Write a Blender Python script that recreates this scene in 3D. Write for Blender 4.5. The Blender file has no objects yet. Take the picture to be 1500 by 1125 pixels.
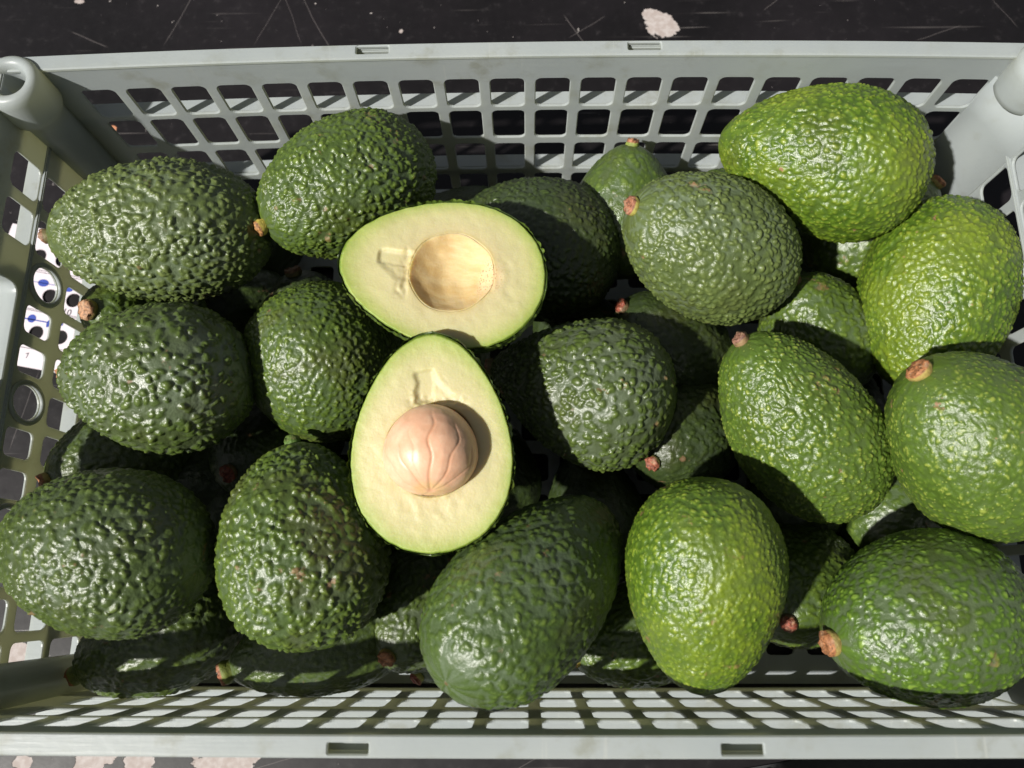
import bpy, bmesh, math, random
import numpy as np
from mathutils import Vector, Matrix
from mathutils.geometry import delaunay_2d_cdt
from mathutils.kdtree import KDTree

R = math.radians
scene = bpy.context.scene
col = scene.collection

# ------------------------------------------------------------------ camera
cam_d = bpy.data.cameras.new('camera')
cam = bpy.data.objects.new('camera', cam_d)
col.objects.link(cam)
scene.camera = cam
cam_d.sensor_width = 36.0
cam_d.lens = 27.05
cam_d.clip_start = 0.01
cam_d.clip_end = 50.0
CAM = Vector((0.0, 0.0, 0.495))
rows = [[0.999817, 0.006108, 0.01815], [-0.00127, 0.966834, -0.255404], [-0.019108, 0.255334, 0.966664]]
cam.matrix_world = Matrix.Translation(CAM) @ Matrix(rows).to_4x4()
cam_d.dof.use_dof = True
cam_d.dof.focus_distance = 0.40
cam_d.dof.aperture_fstop = 9.0

# ------------------------------------------------------------------ light
SUN_TRAVEL = R(32)      # plan direction in which the light travels, from +X
SUN_ELEV = R(47)
world = bpy.data.worlds.new('World')
scene.world = world
world.use_nodes = True
wn = world.node_tree.nodes
sky = wn.new('ShaderNodeTexSky')
sky.sky_type = 'NISHITA'
sky.sun_disc = False
sky.sun_elevation = SUN_ELEV
src = Vector((-math.cos(SUN_TRAVEL), -math.sin(SUN_TRAVEL), 0))
sky.sun_rotation = math.atan2(src.x, src.y)
sky.ozone_density = 0.6
sky.dust_density = 1.0
sky.air_density = 0.7
hs = wn.new('ShaderNodeHueSaturation')          # the camera's white balance takes most of the blue out of the skylight
hs.inputs['Saturation'].default_value = 0.30
world.node_tree.links.new(sky.outputs[0], hs.inputs['Color'])
world.node_tree.links.new(hs.outputs[0], wn['Background'].inputs[0])
wn['Background'].inputs[1].default_value = 0.05
sun_d = bpy.data.lights.new('sun', 'SUN')
sun_d.energy = 5.0
sun_d.angle = R(1.6)
sun_d.color = (1.0, 0.965, 0.90)
sun = bpy.data.objects.new('sun', sun_d)
col.objects.link(sun)
tr = Vector((math.cos(SUN_TRAVEL) * math.cos(SUN_ELEV), math.sin(SUN_TRAVEL) * math.cos(SUN_ELEV), -math.sin(SUN_ELEV)))
sun.rotation_euler = tr.to_track_quat('-Z', 'Y').to_euler()
sun.location = (-0.6, -0.3, 1.0)

scene.view_settings.view_transform = 'Standard'
scene.view_settings.look = 'None'
scene.view_settings.gamma = 1.0
scene.view_settings.exposure = 0.45
scene.cycles.use_denoising = True
scene.cycles.max_bounces = 8

# ------------------------------------------------------------------ object helpers
def tag(o, label=None, cat=None, group=None, kind=None):
    if label: o['label'] = label
    if cat: o['category'] = cat
    if group: o['group'] = group
    if kind: o['kind'] = kind
    return o

def empty(name, mat=None):
    o = bpy.data.objects.new(name, None)
    o.empty_display_size = 0.02
    col.objects.link(o)
    if mat is not None: o.matrix_world = mat
    return o

def link(name, me, mats, parent=None, smooth=True):
    o = bpy.data.objects.new(name, me)
    col.objects.link(o)
    if not isinstance(mats, (list, tuple)): mats = [mats]
    for m in mats: me.materials.append(m)
    if parent: o.parent = parent
    if smooth and len(me.polygons):
        me.polygons.foreach_set('use_smooth', np.ones(len(me.polygons), bool))
    return o

def np_mesh(name, V, quads, tris=None, attr=None):
    me = bpy.data.meshes.new(name)
    quads = np.asarray(quads, np.int32).reshape(-1, 4)
    n3 = 0 if tris is None else len(tris)
    me.vertices.add(len(V))
    me.vertices.foreach_set('co', np.asarray(V, np.float32).ravel())
    loops = quads.ravel()
    if n3: loops = np.concatenate([loops, np.asarray(tris, np.int32).ravel()])
    me.loops.add(len(loops))
    me.loops.foreach_set('vertex_index', loops)
    st = np.arange(len(quads)) * 4
    tot = np.full(len(quads), 4)
    if n3:
        st = np.concatenate([st, len(quads) * 4 + np.arange(n3) * 3])
        tot = np.concatenate([tot, np.full(n3, 3)])
    me.polygons.add(len(st))
    me.polygons.foreach_set('loop_start', st.astype(np.int32))
    me.polygons.foreach_set('loop_total', tot.astype(np.int32))
    me.update(calc_edges=True)
    if attr is not None:
        for nm, arr in attr.items():
            a = me.attributes.new(nm, 'FLOAT_COLOR', 'POINT')
            c = np.ones((len(V), 4), np.float32)
            c[:, :arr.shape[1]] = arr
            a.data.foreach_set('color', c.ravel())
    return me

# ------------------------------------------------------------------ numpy noise
def _h(ix, iy, iz, s):
    with np.errstate(over='ignore'):
        n = (ix.astype(np.uint32) * np.uint32(374761393)) ^ (iy.astype(np.uint32) * np.uint32(668265263)) ^ (iz.astype(np.uint32) * np.uint32(2147483647 - 18)) ^ np.uint32((s * 1274126177) & 0xffffffff)
        n = (n ^ (n >> np.uint32(13))) * np.uint32(1274126177)
        n = n ^ (n >> np.uint32(16))
        n = n * np.uint32(2246822519)
        n = n ^ (n >> np.uint32(15))
    return n.astype(np.float64) / 4294967295.0

def vnoise(P, seed):
    c = np.floor(P).astype(np.int64); f = P - c; f = f * f * (3 - 2 * f)
    out = np.zeros(len(P))
    for dx in (0, 1):
        wx = f[:, 0] if dx else 1 - f[:, 0]
        for dy in (0, 1):
            wy = f[:, 1] if dy else 1 - f[:, 1]
            for dz in (0, 1):
                wz = f[:, 2] if dz else 1 - f[:, 2]
                out += wx * wy * wz * _h(c[:, 0] + dx, c[:, 1] + dy, c[:, 2] + dz, seed)
    return out * 2 - 1

def worley(P, seed, jit=0.92):
    c = np.floor(P).astype(np.int64); f = P - c
    F1 = np.full(len(P), 9.0); F2 = np.full(len(P), 9.0); rid = np.zeros(len(P))
    for dx in (-1, 0, 1):
        for dy in (-1, 0, 1):
            for dz in (-1, 0, 1):
                a, b, d = c[:, 0] + dx, c[:, 1] + dy, c[:, 2] + dz
                qx = dx + 0.5 + jit * (_h(a, b, d, seed) - 0.5) - f[:, 0]
                qy = dy + 0.5 + jit * (_h(a, b, d, seed + 11) - 0.5) - f[:, 1]
                qz = dz + 0.5 + jit * (_h(a, b, d, seed + 23) - 0.5) - f[:, 2]
                q = np.sqrt(qx * qx + qy * qy + qz * qz)
                near = q < F1
                F2 = np.where(near, F1, np.minimum(F2, q))
                rid = np.where(near, _h(a, b, d, seed + 37), rid)
                F1 = np.where(near, q, F1)
    return F1, F2, rid

def sstep(a, b, x):
    t = np.clip((x - a) / (b - a), 0, 1)
    return t * t * (3 - 2 * t)

# ------------------------------------------------------------------ node helpers
def new_mat(name):
    m = bpy.data.materials.new(name); m.use_nodes = True
    nt = m.node_tree
    return m, nt, nt.nodes['Principled BSDF']

def N(nt, typ, **kw):
    n = nt.nodes.new(typ)
    for k, v in kw.items():
        if k == 'op': n.operation = v
        elif k == 'inp':
            for i, x in v.items():
                if isinstance(x, bpy.types.NodeSocket): nt.links.new(x, n.inputs[i])
                else: n.inputs[i].default_value = x
        else: setattr(n, k, v)
    return n

def mth(nt, op, a, b=0.0, c=None, clamp=False):
    d = {0: a, 1: b}
    if c is not None: d[2] = c
    n = N(nt, 'ShaderNodeMath', op=op, inp=d); n.use_clamp = clamp
    return n.outputs[0]

def mix(nt, f, a, b):
    n = nt.nodes.new('ShaderNodeMix'); n.data_type = 'RGBA'
    for s, x in ((n.inputs[0], f), (n.inputs[6], a), (n.inputs[7], b)):
        if isinstance(x, bpy.types.NodeSocket): nt.links.new(x, s)
        else: s.default_value = x if not isinstance(x, tuple) or len(x) == 4 else (*x, 1)
    return n.outputs[2]

def ss(nt, x, a, b):
    n = N(nt, 'ShaderNodeMapRange', inp={0: x, 1: a, 2: b, 3: 0.0, 4: 1.0}); n.interpolation_type = 'SMOOTHSTEP'
    return n.outputs[0]

def noise(nt, vec, scale, detail=3.0, rough=0.55, seedoff=None):
    if seedoff is not None:
        vec = N(nt, 'ShaderNodeVectorMath', op='ADD', inp={0: vec, 1: seedoff}).outputs[0]
    n = N(nt, 'ShaderNodeTexNoise', inp={'Vector': vec, 'Scale': scale, 'Detail': detail, 'Roughness': rough})
    return n.outputs[0]

def bump(nt, h, strength, dist, prev=None):
    d = {'Height': h, 'Strength': strength, 'Distance': dist}
    if prev is not None: d['Normal'] = prev
    return N(nt, 'ShaderNodeBump', inp=d).outputs[0]

# ------------------------------------------------------------------ materials
def plastic_mat():
    m, nt, b = new_mat('crate_plastic')
    geo = N(nt, 'ShaderNodeTexCoord').outputs['Object']
    n1 = noise(nt, geo, 9.0, 5.0, 0.6)
    n2 = noise(nt, geo, 55.0, 5.0, 0.65)
    c = mix(nt, ss(nt, n1, 0.3, 0.7), (0.42, 0.465, 0.485), (0.48, 0.52, 0.535))
    grime = mth(nt, 'MULTIPLY', mth(nt, 'MULTIPLY', ss(nt, n2, 0.50, 0.72), ss(nt, n1, .35, .6)), 0.55)
    c = mix(nt, grime, c, (0.26, 0.26, 0.19))
    nt.links.new(c, b.inputs['Base Color'])
    scr = N(nt, 'ShaderNodeMapping', inp={0: geo, 2: (0.3, 0.2, 0.9), 3: (40, 700, 300)}).outputs[0]
    n3 = noise(nt, scr, 1.0, 2.0)
    r = mth(nt, 'ADD', mth(nt, 'MULTIPLY', n2, 0.22), 0.26)
    nt.links.new(r, b.inputs['Roughness'])
    mp2 = N(nt, 'ShaderNodeMapping', inp={0: geo, 2: (0.4, 0.9, 0.6), 3: (420, 14, 30)}).outputs[0]
    scf = mth(nt, 'MULTIPLY', ss(nt, noise(nt, mp2, 1.0, 2.0), 0.66, 0.72), ss(nt, n1, .45, .6))
    c2 = mix(nt, mth(nt, 'MULTIPLY', scf, .45), c, (0.60, 0.62, 0.60))
    nt.links.new(c2, b.inputs['Base Color'])
    h = mth(nt, 'ADD', mth(nt, 'MULTIPLY', n3, 0.4), n2)
    nt.links.new(bump(nt, h, 0.25, 0.0006), b.inputs['Normal'])
    b.inputs['Specular IOR Level'].default_value = 0.5
    tl = N(nt, 'ShaderNodeBsdfTranslucent', inp={0: (0.62, 0.62, 0.42, 1)})
    ms = N(nt, 'ShaderNodeMixShader', inp={0: 0.42, 1: b.outputs[0], 2: tl.outputs[0]})
    nt.links.new(ms.outputs[0], nt.nodes['Material Output'].inputs[0])
    return m

def table_mat():
    m, nt, b = new_mat('worn_black_table_paint')
    P = N(nt, 'ShaderNodeTexCoord').outputs['Object']
    cl = noise(nt, P, 6.0, 6.0, 0.6)
    c = mix(nt, ss(nt, cl, 0.3, 0.75), (0.004, 0.0035, 0.0038), (0.012, 0.010, 0.0115))
    fine = noise(nt, P, 120.0, 6.0, 0.7)
    c = mix(nt, mth(nt, 'MULTIPLY', ss(nt, fine, 0.55, 0.8), 0.5), c, (0.045, 0.040, 0.042))
    hsum = None
    # families of fine scratches
    for k, (rot, sc, thr, amt) in enumerate(((0.5, (9, 330, 1), 0.70, 0.55), (1.35, (7, 260, 1), 0.72, 0.5), (2.4, (12, 420, 1), 0.71, 0.5), (-0.25, (5, 220, 1), 0.73, 0.4))):
        mp = N(nt, 'ShaderNodeMapping', inp={0: P, 1: (k * 3.7, k * 1.3, 0), 2: (0, 0, rot), 3: sc}).outputs[0]
        s = noise(nt, mp, 1.0, 1.0)
        s = ss(nt, s, thr, thr + 0.08)
        msk = ss(nt, noise(nt, P, 14.0, 2.0, 0.5, (k * 5.1, 2.0, 0)), 0.45, 0.6)
        s = mth(nt, 'MULTIPLY', mth(nt, 'MULTIPLY', s, msk), amt * .6)
        c = mix(nt, s, c, (0.22, 0.20, 0.19))
        hsum = s if hsum is None else mth(nt, 'ADD', hsum, s)
    # long single scratches
    sep = N(nt, 'ShaderNodeSeparateXYZ', inp={0: P})
    for (x, y, ang, ln, w) in ((-0.262, 0.43, 70, .036, .0006), (-0.165, 0.43, 117, .05, .0006), (-0.19, 0.432, 66, .04, .0004), (-0.178, .425, 110, .03, .0004), (-0.332, 0.405, -25, .018, .0008),
                               (0.04, .405, 120, .02, .0007), (0.048, .41, 35, .018, .0005), (.19, .43, 42, .012, .0005), (.31, .40, 20, .02, .0005), (.36, .42, -60, .02, .0004), (-.335, .115, 78, .03, .0005),
                               (-.36, -.005, 60, .03, .0006), (-.15, -.1, 15, .02, .0004), (0, -.1, 30, .02, .0004)):
        a = R(ang); w = w * .62
        dx = mth(nt, 'SUBTRACT', sep.outputs[0], x); dy = mth(nt, 'SUBTRACT', sep.outputs[1], y)
        u = mth(nt, 'ADD', mth(nt, 'MULTIPLY', dx, math.cos(a)), mth(nt, 'MULTIPLY', dy, math.sin(a)))
        v = mth(nt, 'ADD', mth(nt, 'MULTIPLY', dx, -math.sin(a)), mth(nt, 'MULTIPLY', dy, math.cos(a)))
        v = mth(nt, 'ADD', v, mth(nt, 'MULTIPLY', mth(nt, 'SUBTRACT', noise(nt, P, 22.0, 2.0), 0.5), .0045))
        s = mth(nt, 'MULTIPLY', mth(nt, 'SUBTRACT', 1.0, ss(nt, mth(nt, 'ABSOLUTE', v), w * .3, w)), mth(nt, 'SUBTRACT', 1.0, ss(nt, mth(nt, 'ABSOLUTE', u), ln * .7, ln)))
        c = mix(nt, mth(nt, 'MULTIPLY', s, 0.38), c, (0.18, 0.16, 0.155))
    # chips where the paint has flaked off and specks
    warp = noise(nt, P, 70.0, 4.0, 0.6)
    warp2 = noise(nt, P, 210.0, 3.0, 0.6)
    chips = None
    for (x, y, rx, ry, g) in ((0.104, 0.412, .0105, .0125, 1), (0.096, .42, .006, .005, 1), (-.258, -.0985, .012, .0085, 1), (-.231, -.0995, .009, .007, 1), (-.246, -.0945, .002, .003, 1), (-.182, -.0975, .018, .0095, 1),
                              (-.197, -.0935, .006, .004, 1), (-.322, -.04, .016, .008, 1), (-.302, -.1, .006, .004, 1), (-.08, -.112, .03, .003, 1), (.0, -.112, .04, .0025, 1), (.07, -.108, .012, .002, 1), (-.093, .409, .002, .002, 1),
                              (-.345, .44, .004, .002, 1), (-.29, -.12, .02, .004, 1), (-.13, -.089, .004, .002, 1)):
        dx = mth(nt, 'DIVIDE', mth(nt, 'SUBTRACT', sep.outputs[0], x), rx); dy = mth(nt, 'DIVIDE', mth(nt, 'SUBTRACT', sep.outputs[1], y), ry)
        d = mth(nt, 'SQRT', mth(nt, 'ADD', mth(nt, 'MULTIPLY', dx, dx), mth(nt, 'MULTIPLY', dy, dy)))
        d = mth(nt, 'ADD', d, mth(nt, 'MULTIPLY', mth(nt, 'SUBTRACT', warp, 0.5), 2.5))
        s = mth(nt, 'SUBTRACT', 1.0, ss(nt, d, 0.93, 1.02))
        chips = s if chips is None else mth(nt, 'MAXIMUM', chips, s)
    spk = mth(nt, 'MULTIPLY', ss(nt, warp2, 0.705, 0.73), ss(nt, noise(nt, P, 11.0, 2.0, 0.5, (9, 4, 0)), 0.44, 0.58))
    allc = mth(nt, 'MAXIMUM', chips, spk)
    chipc = mix(nt, ss(nt, warp2, 0.35, 0.7), (0.33, 0.28, 0.26), (0.42, 0.38, 0.365))
    c = mix(nt, allc, c, chipc)
    # an orange crumb coloured fleck of bare primer
    dx = mth(nt, 'SUBTRACT', sep.outputs[0], -.304); dy = mth(nt, 'SUBTRACT', sep.outputs[1], .327)
    d = mth(nt, 'SQRT', mth(nt, 'ADD', mth(nt, 'MULTIPLY', dx, dx), mth(nt, 'MULTIPLY', dy, dy)))
    d = mth(nt, 'ADD', d, mth(nt, 'MULTIPLY', mth(nt, 'SUBTRACT', warp, 0.5), .008))
    c = mix(nt, mth(nt, 'SUBTRACT', 1.0, ss(nt, d, .003, .0035)), c, (0.45, 0.2, 0.11))
    nt.links.new(c, b.inputs['Base Color'])
    r = mth(nt, 'ADD', mth(nt, 'MULTIPLY', fine, 0.3), mth(nt, 'ADD', mth(nt, 'MULTIPLY', allc, 0.3), 0.28))
    nt.links.new(r, b.inputs['Roughness'])
    b.inputs['Specular IOR Level'].default_value = 0.3
    h = mth(nt, 'SUBTRACT', mth(nt, 'MULTIPLY', cl, 0.8), mth(nt, 'MULTIPLY', hsum, 0.5))
    h = mth(nt, 'SUBTRACT', h, mth(nt, 'MULTIPLY', allc, .35))
    h = mth(nt, 'ADD', h, mth(nt, 'MULTIPLY', fine, .12))
    nt.links.new(bump(nt, h, 0.5, 0.001), b.inputs['Normal'])
    return m

def skin_mat(name, base, tip, valley, rough=0.3, bloom=0.25, patch=(0.05, 0.05, 0.012), patch_amt=0.35, scars=0.5, yellow=0.0, seed=0.0):
    m, nt, b = new_mat(name)
    P = N(nt, 'ShaderNodeTexCoord').outputs['Object']
    P = N(nt, 'ShaderNodeVectorMath', op='ADD', inp={0: P, 1: (seed * 1.37, seed * .71, seed * .33)}).outputs[0]
    at = N(nt, 'ShaderNodeAttribute', attribute_name='skin')
    sp = N(nt, 'ShaderNodeSeparateColor', inp={0: at.outputs['Color']})
    h, cid, ax = sp.outputs[0], sp.outputs[1], sp.outputs[2]
    n1 = noise(nt, P, 22.0, 4.0, 0.6)
    n2 = noise(nt, P, 150.0, 4.0, 0.6, (3, 1, 2))
    n3 = noise(nt, P, 480.0, 4.0, 0.65)
    c = mix(nt, ss(nt, h, 0.06, 0.42), valley, base)
    ts = mth(nt, 'MULTIPLY', ss(nt, h, 0.42, 0.92), ss(nt, cid, -0.2, 0.6))
    c = mix(nt, ts, c, tip)
    if yellow > 0:
        c = mix(nt, mth(nt, 'MULTIPLY', ss(nt, n1, 0.42, 0.66), yellow), c, (0.19, 0.235, 0.018))
        lent = mth(nt, 'MULTIPLY', ss(nt, N(nt, 'ShaderNodeTexVoronoi', inp={'Vector': P, 'Scale': 420.0}).outputs[0], 0.20, 0.08), 0.45)
        c = mix(nt, lent, c, (0.40, 0.44, 0.10))
    # large tone variation across the fruit
    c = mix(nt, mth(nt, 'MULTIPLY', ss(nt, noise(nt, P, 30.0, 3.0, 0.55, (5, 7, 1)), 0.50, 0.72), patch_amt), c, patch)
    # brown corky scars
    sc = mth(nt, 'MULTIPLY', ss(nt, noise(nt, P, 60.0, 5.0, 0.7, (1, 9, 4)), 0.635, 0.68), ss(nt, n2, 0.44, 0.52))
    v = N(nt, 'ShaderNodeTexVoronoi', inp={'Vector': P, 'Scale': 62.0})
    vc = N(nt, 'ShaderNodeSeparateColor', inp={0: v.outputs['Color']})
    dots = mth(nt, 'MULTIPLY', mth(nt, 'SUBTRACT', 1.0, ss(nt, mth(nt, 'ADD', v.outputs['Distance'], mth(nt, 'MULTIPLY', mth(nt, 'SUBTRACT', n2, .5), .25)), 0.07, 0.12)), mth(nt, 'GREATER_THAN', vc.outputs[0], 0.72))
    sc = mth(nt, 'MULTIPLY', mth(nt, 'MAXIMUM', sc, dots), scars)
    c = mix(nt, sc, c, mix(nt, n2, (0.10, 0.035, 0.02), (0.36, 0.19, 0.10)))
    # dry stem end / blossom scar
    c = mix(nt, mth(nt, 'MULTIPLY', ss(nt, ax, 0.9994, 0.99995), 0.8), c, (0.13, 0.075, 0.03))
    # dusty wax in the valleys
    wax = mth(nt, 'MULTIPLY', mth(nt, 'MULTIPLY', mth(nt, 'SUBTRACT', 1.0, ss(nt, h, 0.0, 0.35)), ss(nt, n1, 0.35, 0.6)), bloom)
    c = mix(nt, wax, c, (0.22, 0.27, 0.20))
    nt.links.new(c, b.inputs['Base Color'])
    r = mth(nt, 'ADD', mth(nt, 'MULTIPLY', n1, 0.18), mth(nt, 'ADD', mth(nt, 'MULTIPLY', sc, 0.4), rough - 0.05))
    r = mth(nt, 'ADD', r, mth(nt, 'MULTIPLY', n2, 0.12))
    nt.links.new(r, b.inputs['Roughness'])
    b.inputs['Specular IOR Level'].default_value = 0.55
    hh = mth(nt, 'ADD', mth(nt, 'MULTIPLY', n2, 1.0), mth(nt, 'MULTIPLY', n3, 0.55))
    nt.links.new(bump(nt, hh, 0.8, 0.0009), b.inputs['Normal'])
    return m

def stem_mat(name, top=(0.50, 0.20, 0.085), side=(0.30, 0.27, 0.06), seed=0):
    m, nt, b = new_mat(name)
    P = N(nt, 'ShaderNodeTexCoord').outputs['Object']
    sep = N(nt, 'ShaderNodeSeparateXYZ', inp={0: P})
    n = noise(nt, P, 700.0, 4.0, 0.65, (seed, 0, 0))
    n2 = noise(nt, P, 260.0, 3.0, 0.6, (seed, 2, 0))
    t = mix(nt, ss(nt, n, 0.32, 0.68), tuple(x * .28 for x in top), tuple(x * .88 for x in top))
    t = mix(nt, mth(nt, 'MULTIPLY', ss(nt, n2, .5, .7), .6), t, (0.42, 0.28, 0.17))
    z = mth(nt, 'ADD', sep.outputs[2], mth(nt, 'MULTIPLY', mth(nt, 'SUBTRACT', n2, .5), .0016))
    s = mix(nt, ss(nt, n2, .35, .7), side, tuple(x * .55 for x in side))
    c = mix(nt, ss(nt, z, 0.0021, 0.0030), s, t)
    nt.links.new(c, b.inputs['Base Color'])
    b.inputs['Roughness'].default_value = 0.62
    nt.links.new(bump(nt, n, 0.7, 0.0007), b.inputs['Normal'])
    return m

def flesh_mat():
    m, nt, b = new_mat('avocado_flesh')
    P = N(nt, 'ShaderNodeTexCoord').outputs['Object']
    at = N(nt, 'ShaderNodeAttribute', attribute_name='flesh')
    sp = N(nt, 'ShaderNodeSeparateColor', inp={0: at.outputs['Color']})
    t, cav, mark = sp.outputs[0], sp.outputs[1], sp.outputs[2]
    n = noise(nt, P, 70.0, 5.0, 0.6)
    n2 = noise(nt, P, 420.0, 4.0, 0.65)
    tt = mth(nt, 'ADD', t, mth(nt, 'MULTIPLY', mth(nt, 'SUBTRACT', n, 0.5), 0.16))
    rp = N(nt, 'ShaderNodeValToRGB', inp={0: tt})
    e = rp.color_ramp.elements
    e[0].position = 0.0; e[0].color = (0.46, 0.37, 0.165, 1)
    e[1].position = 1.0; e[1].color = (0.12, 0.19, 0.015, 1)
    for p, cc in ((0.12, (0.50, 0.435, 0.235)), (0.40, (0.49, 0.445, 0.235)), (0.66, (0.46, 0.435, 0.205)), (0.86, (0.36, 0.39, 0.125)), (0.965, (0.27, 0.34, 0.07))):
        x = e.new(p); x.color = (*cc, 1)
    c = rp.outputs[0]
    mp = N(nt, 'ShaderNodeMapping', inp={0: P, 3: (60, 240, 160)}).outputs[0]
    vein = noise(nt, mp, 1.0, 4.0, 0.6)
    cc = mix(nt, ss(nt, vein, 0.35, 0.7), (0.52, 0.36, 0.15), (0.58, 0.45, 0.235))
    c = mix(nt, cav, c, cc)
    c = mix(nt, mth(nt, 'MULTIPLY', ss(nt, n2, .55, .75), 0.25), c, (0.55, 0.49, 0.29))
    v = N(nt, 'ShaderNodeTexVoronoi', inp={'Vector': P, 'Scale': 800.0})
    dots = mth(nt, 'MULTIPLY', mth(nt, 'SUBTRACT', 1.0, ss(nt, v.outputs['Distance'], 0.18, 0.34)), mark)
    c = mix(nt, mth(nt, 'MULTIPLY', mark, 0.45), c, (0.74, 0.54, 0.34))
    c = mix(nt, mth(nt, 'MULTIPLY', dots, .85), c, (0.30, 0.09, 0.03))
    nt.links.new(c, b.inputs['Base Color'])
    r = mth(nt, 'SUBTRACT', mth(nt, 'ADD', mth(nt, 'MULTIPLY', n2, 0.25), 0.40), mth(nt, 'MULTIPLY', cav, -0.14))
    nt.links.new(r, b.inputs['Roughness'])
    b.inputs['Subsurface Weight'].default_value = 0.5
    b.inputs['Subsurface Radius'].default_value = (1.0, 0.7, 0.25)
    b.inputs['Subsurface Scale'].default_value = 0.009
    hh = mth(nt, 'ADD', mth(nt, 'MULTIPLY', n2, 0.5), n)
    nt.links.new(bump(nt, hh, 0.55, 0.0008), b.inputs['Normal'])
    return m

def seed_mat():
    m, nt, b = new_mat('avocado_seed_coat')
    P = N(nt, 'ShaderNodeTexCoord').outputs['Object']
    at = N(nt, 'ShaderNodeAttribute', attribute_name='seed')
    sp = N(nt, 'ShaderNodeSeparateColor', inp={0: at.outputs['Color']})
    n = noise(nt, P, 90.0, 5.0, 0.6)
    n2 = noise(nt, P, 500.0, 3.0, 0.6)
    c = mix(nt, ss(nt, n, 0.3, 0.7), (0.64, 0.36, 0.225), (0.72, 0.46, 0.31))
    c = mix(nt, mth(nt, 'MULTIPLY', sp.outputs[0], 0.6), c, (0.46, 0.19, 0.09))
    pz = noise(nt, P, 38.0, 4.0, 0.65)
    c = mix(nt, mth(nt, 'MULTIPLY', ss(nt, pz, .5, .7), .45), c, (0.52, 0.29, 0.16))
    c = mix(nt, mth(nt, 'MULTIPLY', ss(nt, n2, .55, .75), .3), c, (0.72, 0.50, 0.34))
    c = mix(nt, mth(nt, 'MULTIPLY', sp.outputs[1], 0.6), c, (0.56, 0.38, 0.16))
    nt.links.new(c, b.inputs['Base Color'])
    r = mth(nt, 'ADD', mth(nt, 'MULTIPLY', n, 0.3), 0.28)
    nt.links.new(r, b.inputs['Roughness'])
    b.inputs['Subsurface Weight'].default_value = 0.15
    b.inputs['Subsurface Radius'].default_value = (1.0, 0.5, 0.3)
    b.inputs['Subsurface Scale'].default_value = 0.002
    nt.links.new(bump(nt, mth(nt, 'ADD', n, mth(nt, 'MULTIPLY', n2, .25)), 0.4, 0.0008), b.inputs['Normal'])
    return m

def plain_mat(name, colr, rough=0.6, var=0.15, bs=0.3, scale=300.0):
    m, nt, b = new_mat(name)
    P = N(nt, 'ShaderNodeTexCoord').outputs['Object']
    n = noise(nt, P, scale, 4.0, 0.6)
    c = mix(nt, n, tuple(x * (1 - var) for x in colr), tuple(min(1, x * (1 + var)) for x in colr))
    nt.links.new(c, b.inputs['Base Color'])
    b.inputs['Roughness'].default_value = rough
    nt.links.new(bump(nt, n, bs, 0.0005), b.inputs['Normal'])
    return m

PLASTIC = plastic_mat()
FLESH = flesh_mat()
SEED = seed_mat()

# ------------------------------------------------------------------ table
TAB = bpy.data.meshes.new('table_top')
bm = bmesh.new()
bmesh.ops.create_cube(bm, size=1.0, matrix=Matrix.Translation((0, 0.1, -0.02)) @ Matrix.Diagonal((2.6, 2.2, 0.04, 1)))
bm.to_mesh(TAB); bm.free()
tab = link('table_top', TAB, table_mat(), smooth=False)
tag(tab, 'black painted table surface, scratched and chipped, under the crate', None, kind='structure')

# ------------------------------------------------------------------ crate
XL, XR, YN, YF = -0.2655, 0.262, -0.0565, 0.2545
ZR, ZF, TH = 0.160, 0.006, 0.0017

def rrect(cx, cy, w, h, r, seg=4):
    p = []
    for (sx, sy, a0) in ((1, 1, 0), (-1, 1, 90), (-1, -1, 180), (1, -1, 270)):
        for k in range(seg + 1):
            a = R(a0 + 90 * k / seg)
            p.append((cx + sx * (w / 2 - r) + r * math.cos(a), cy + sy * (h / 2 - r) + r * math.sin(a)))
    return p

def ell(cx, cy, w, h, n=28):
    return [(cx + w / 2 * math.cos(2 * math.pi * k / n), cy + h / 2 * math.sin(2 * math.pi * k / n)) for k in range(n)]

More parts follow.
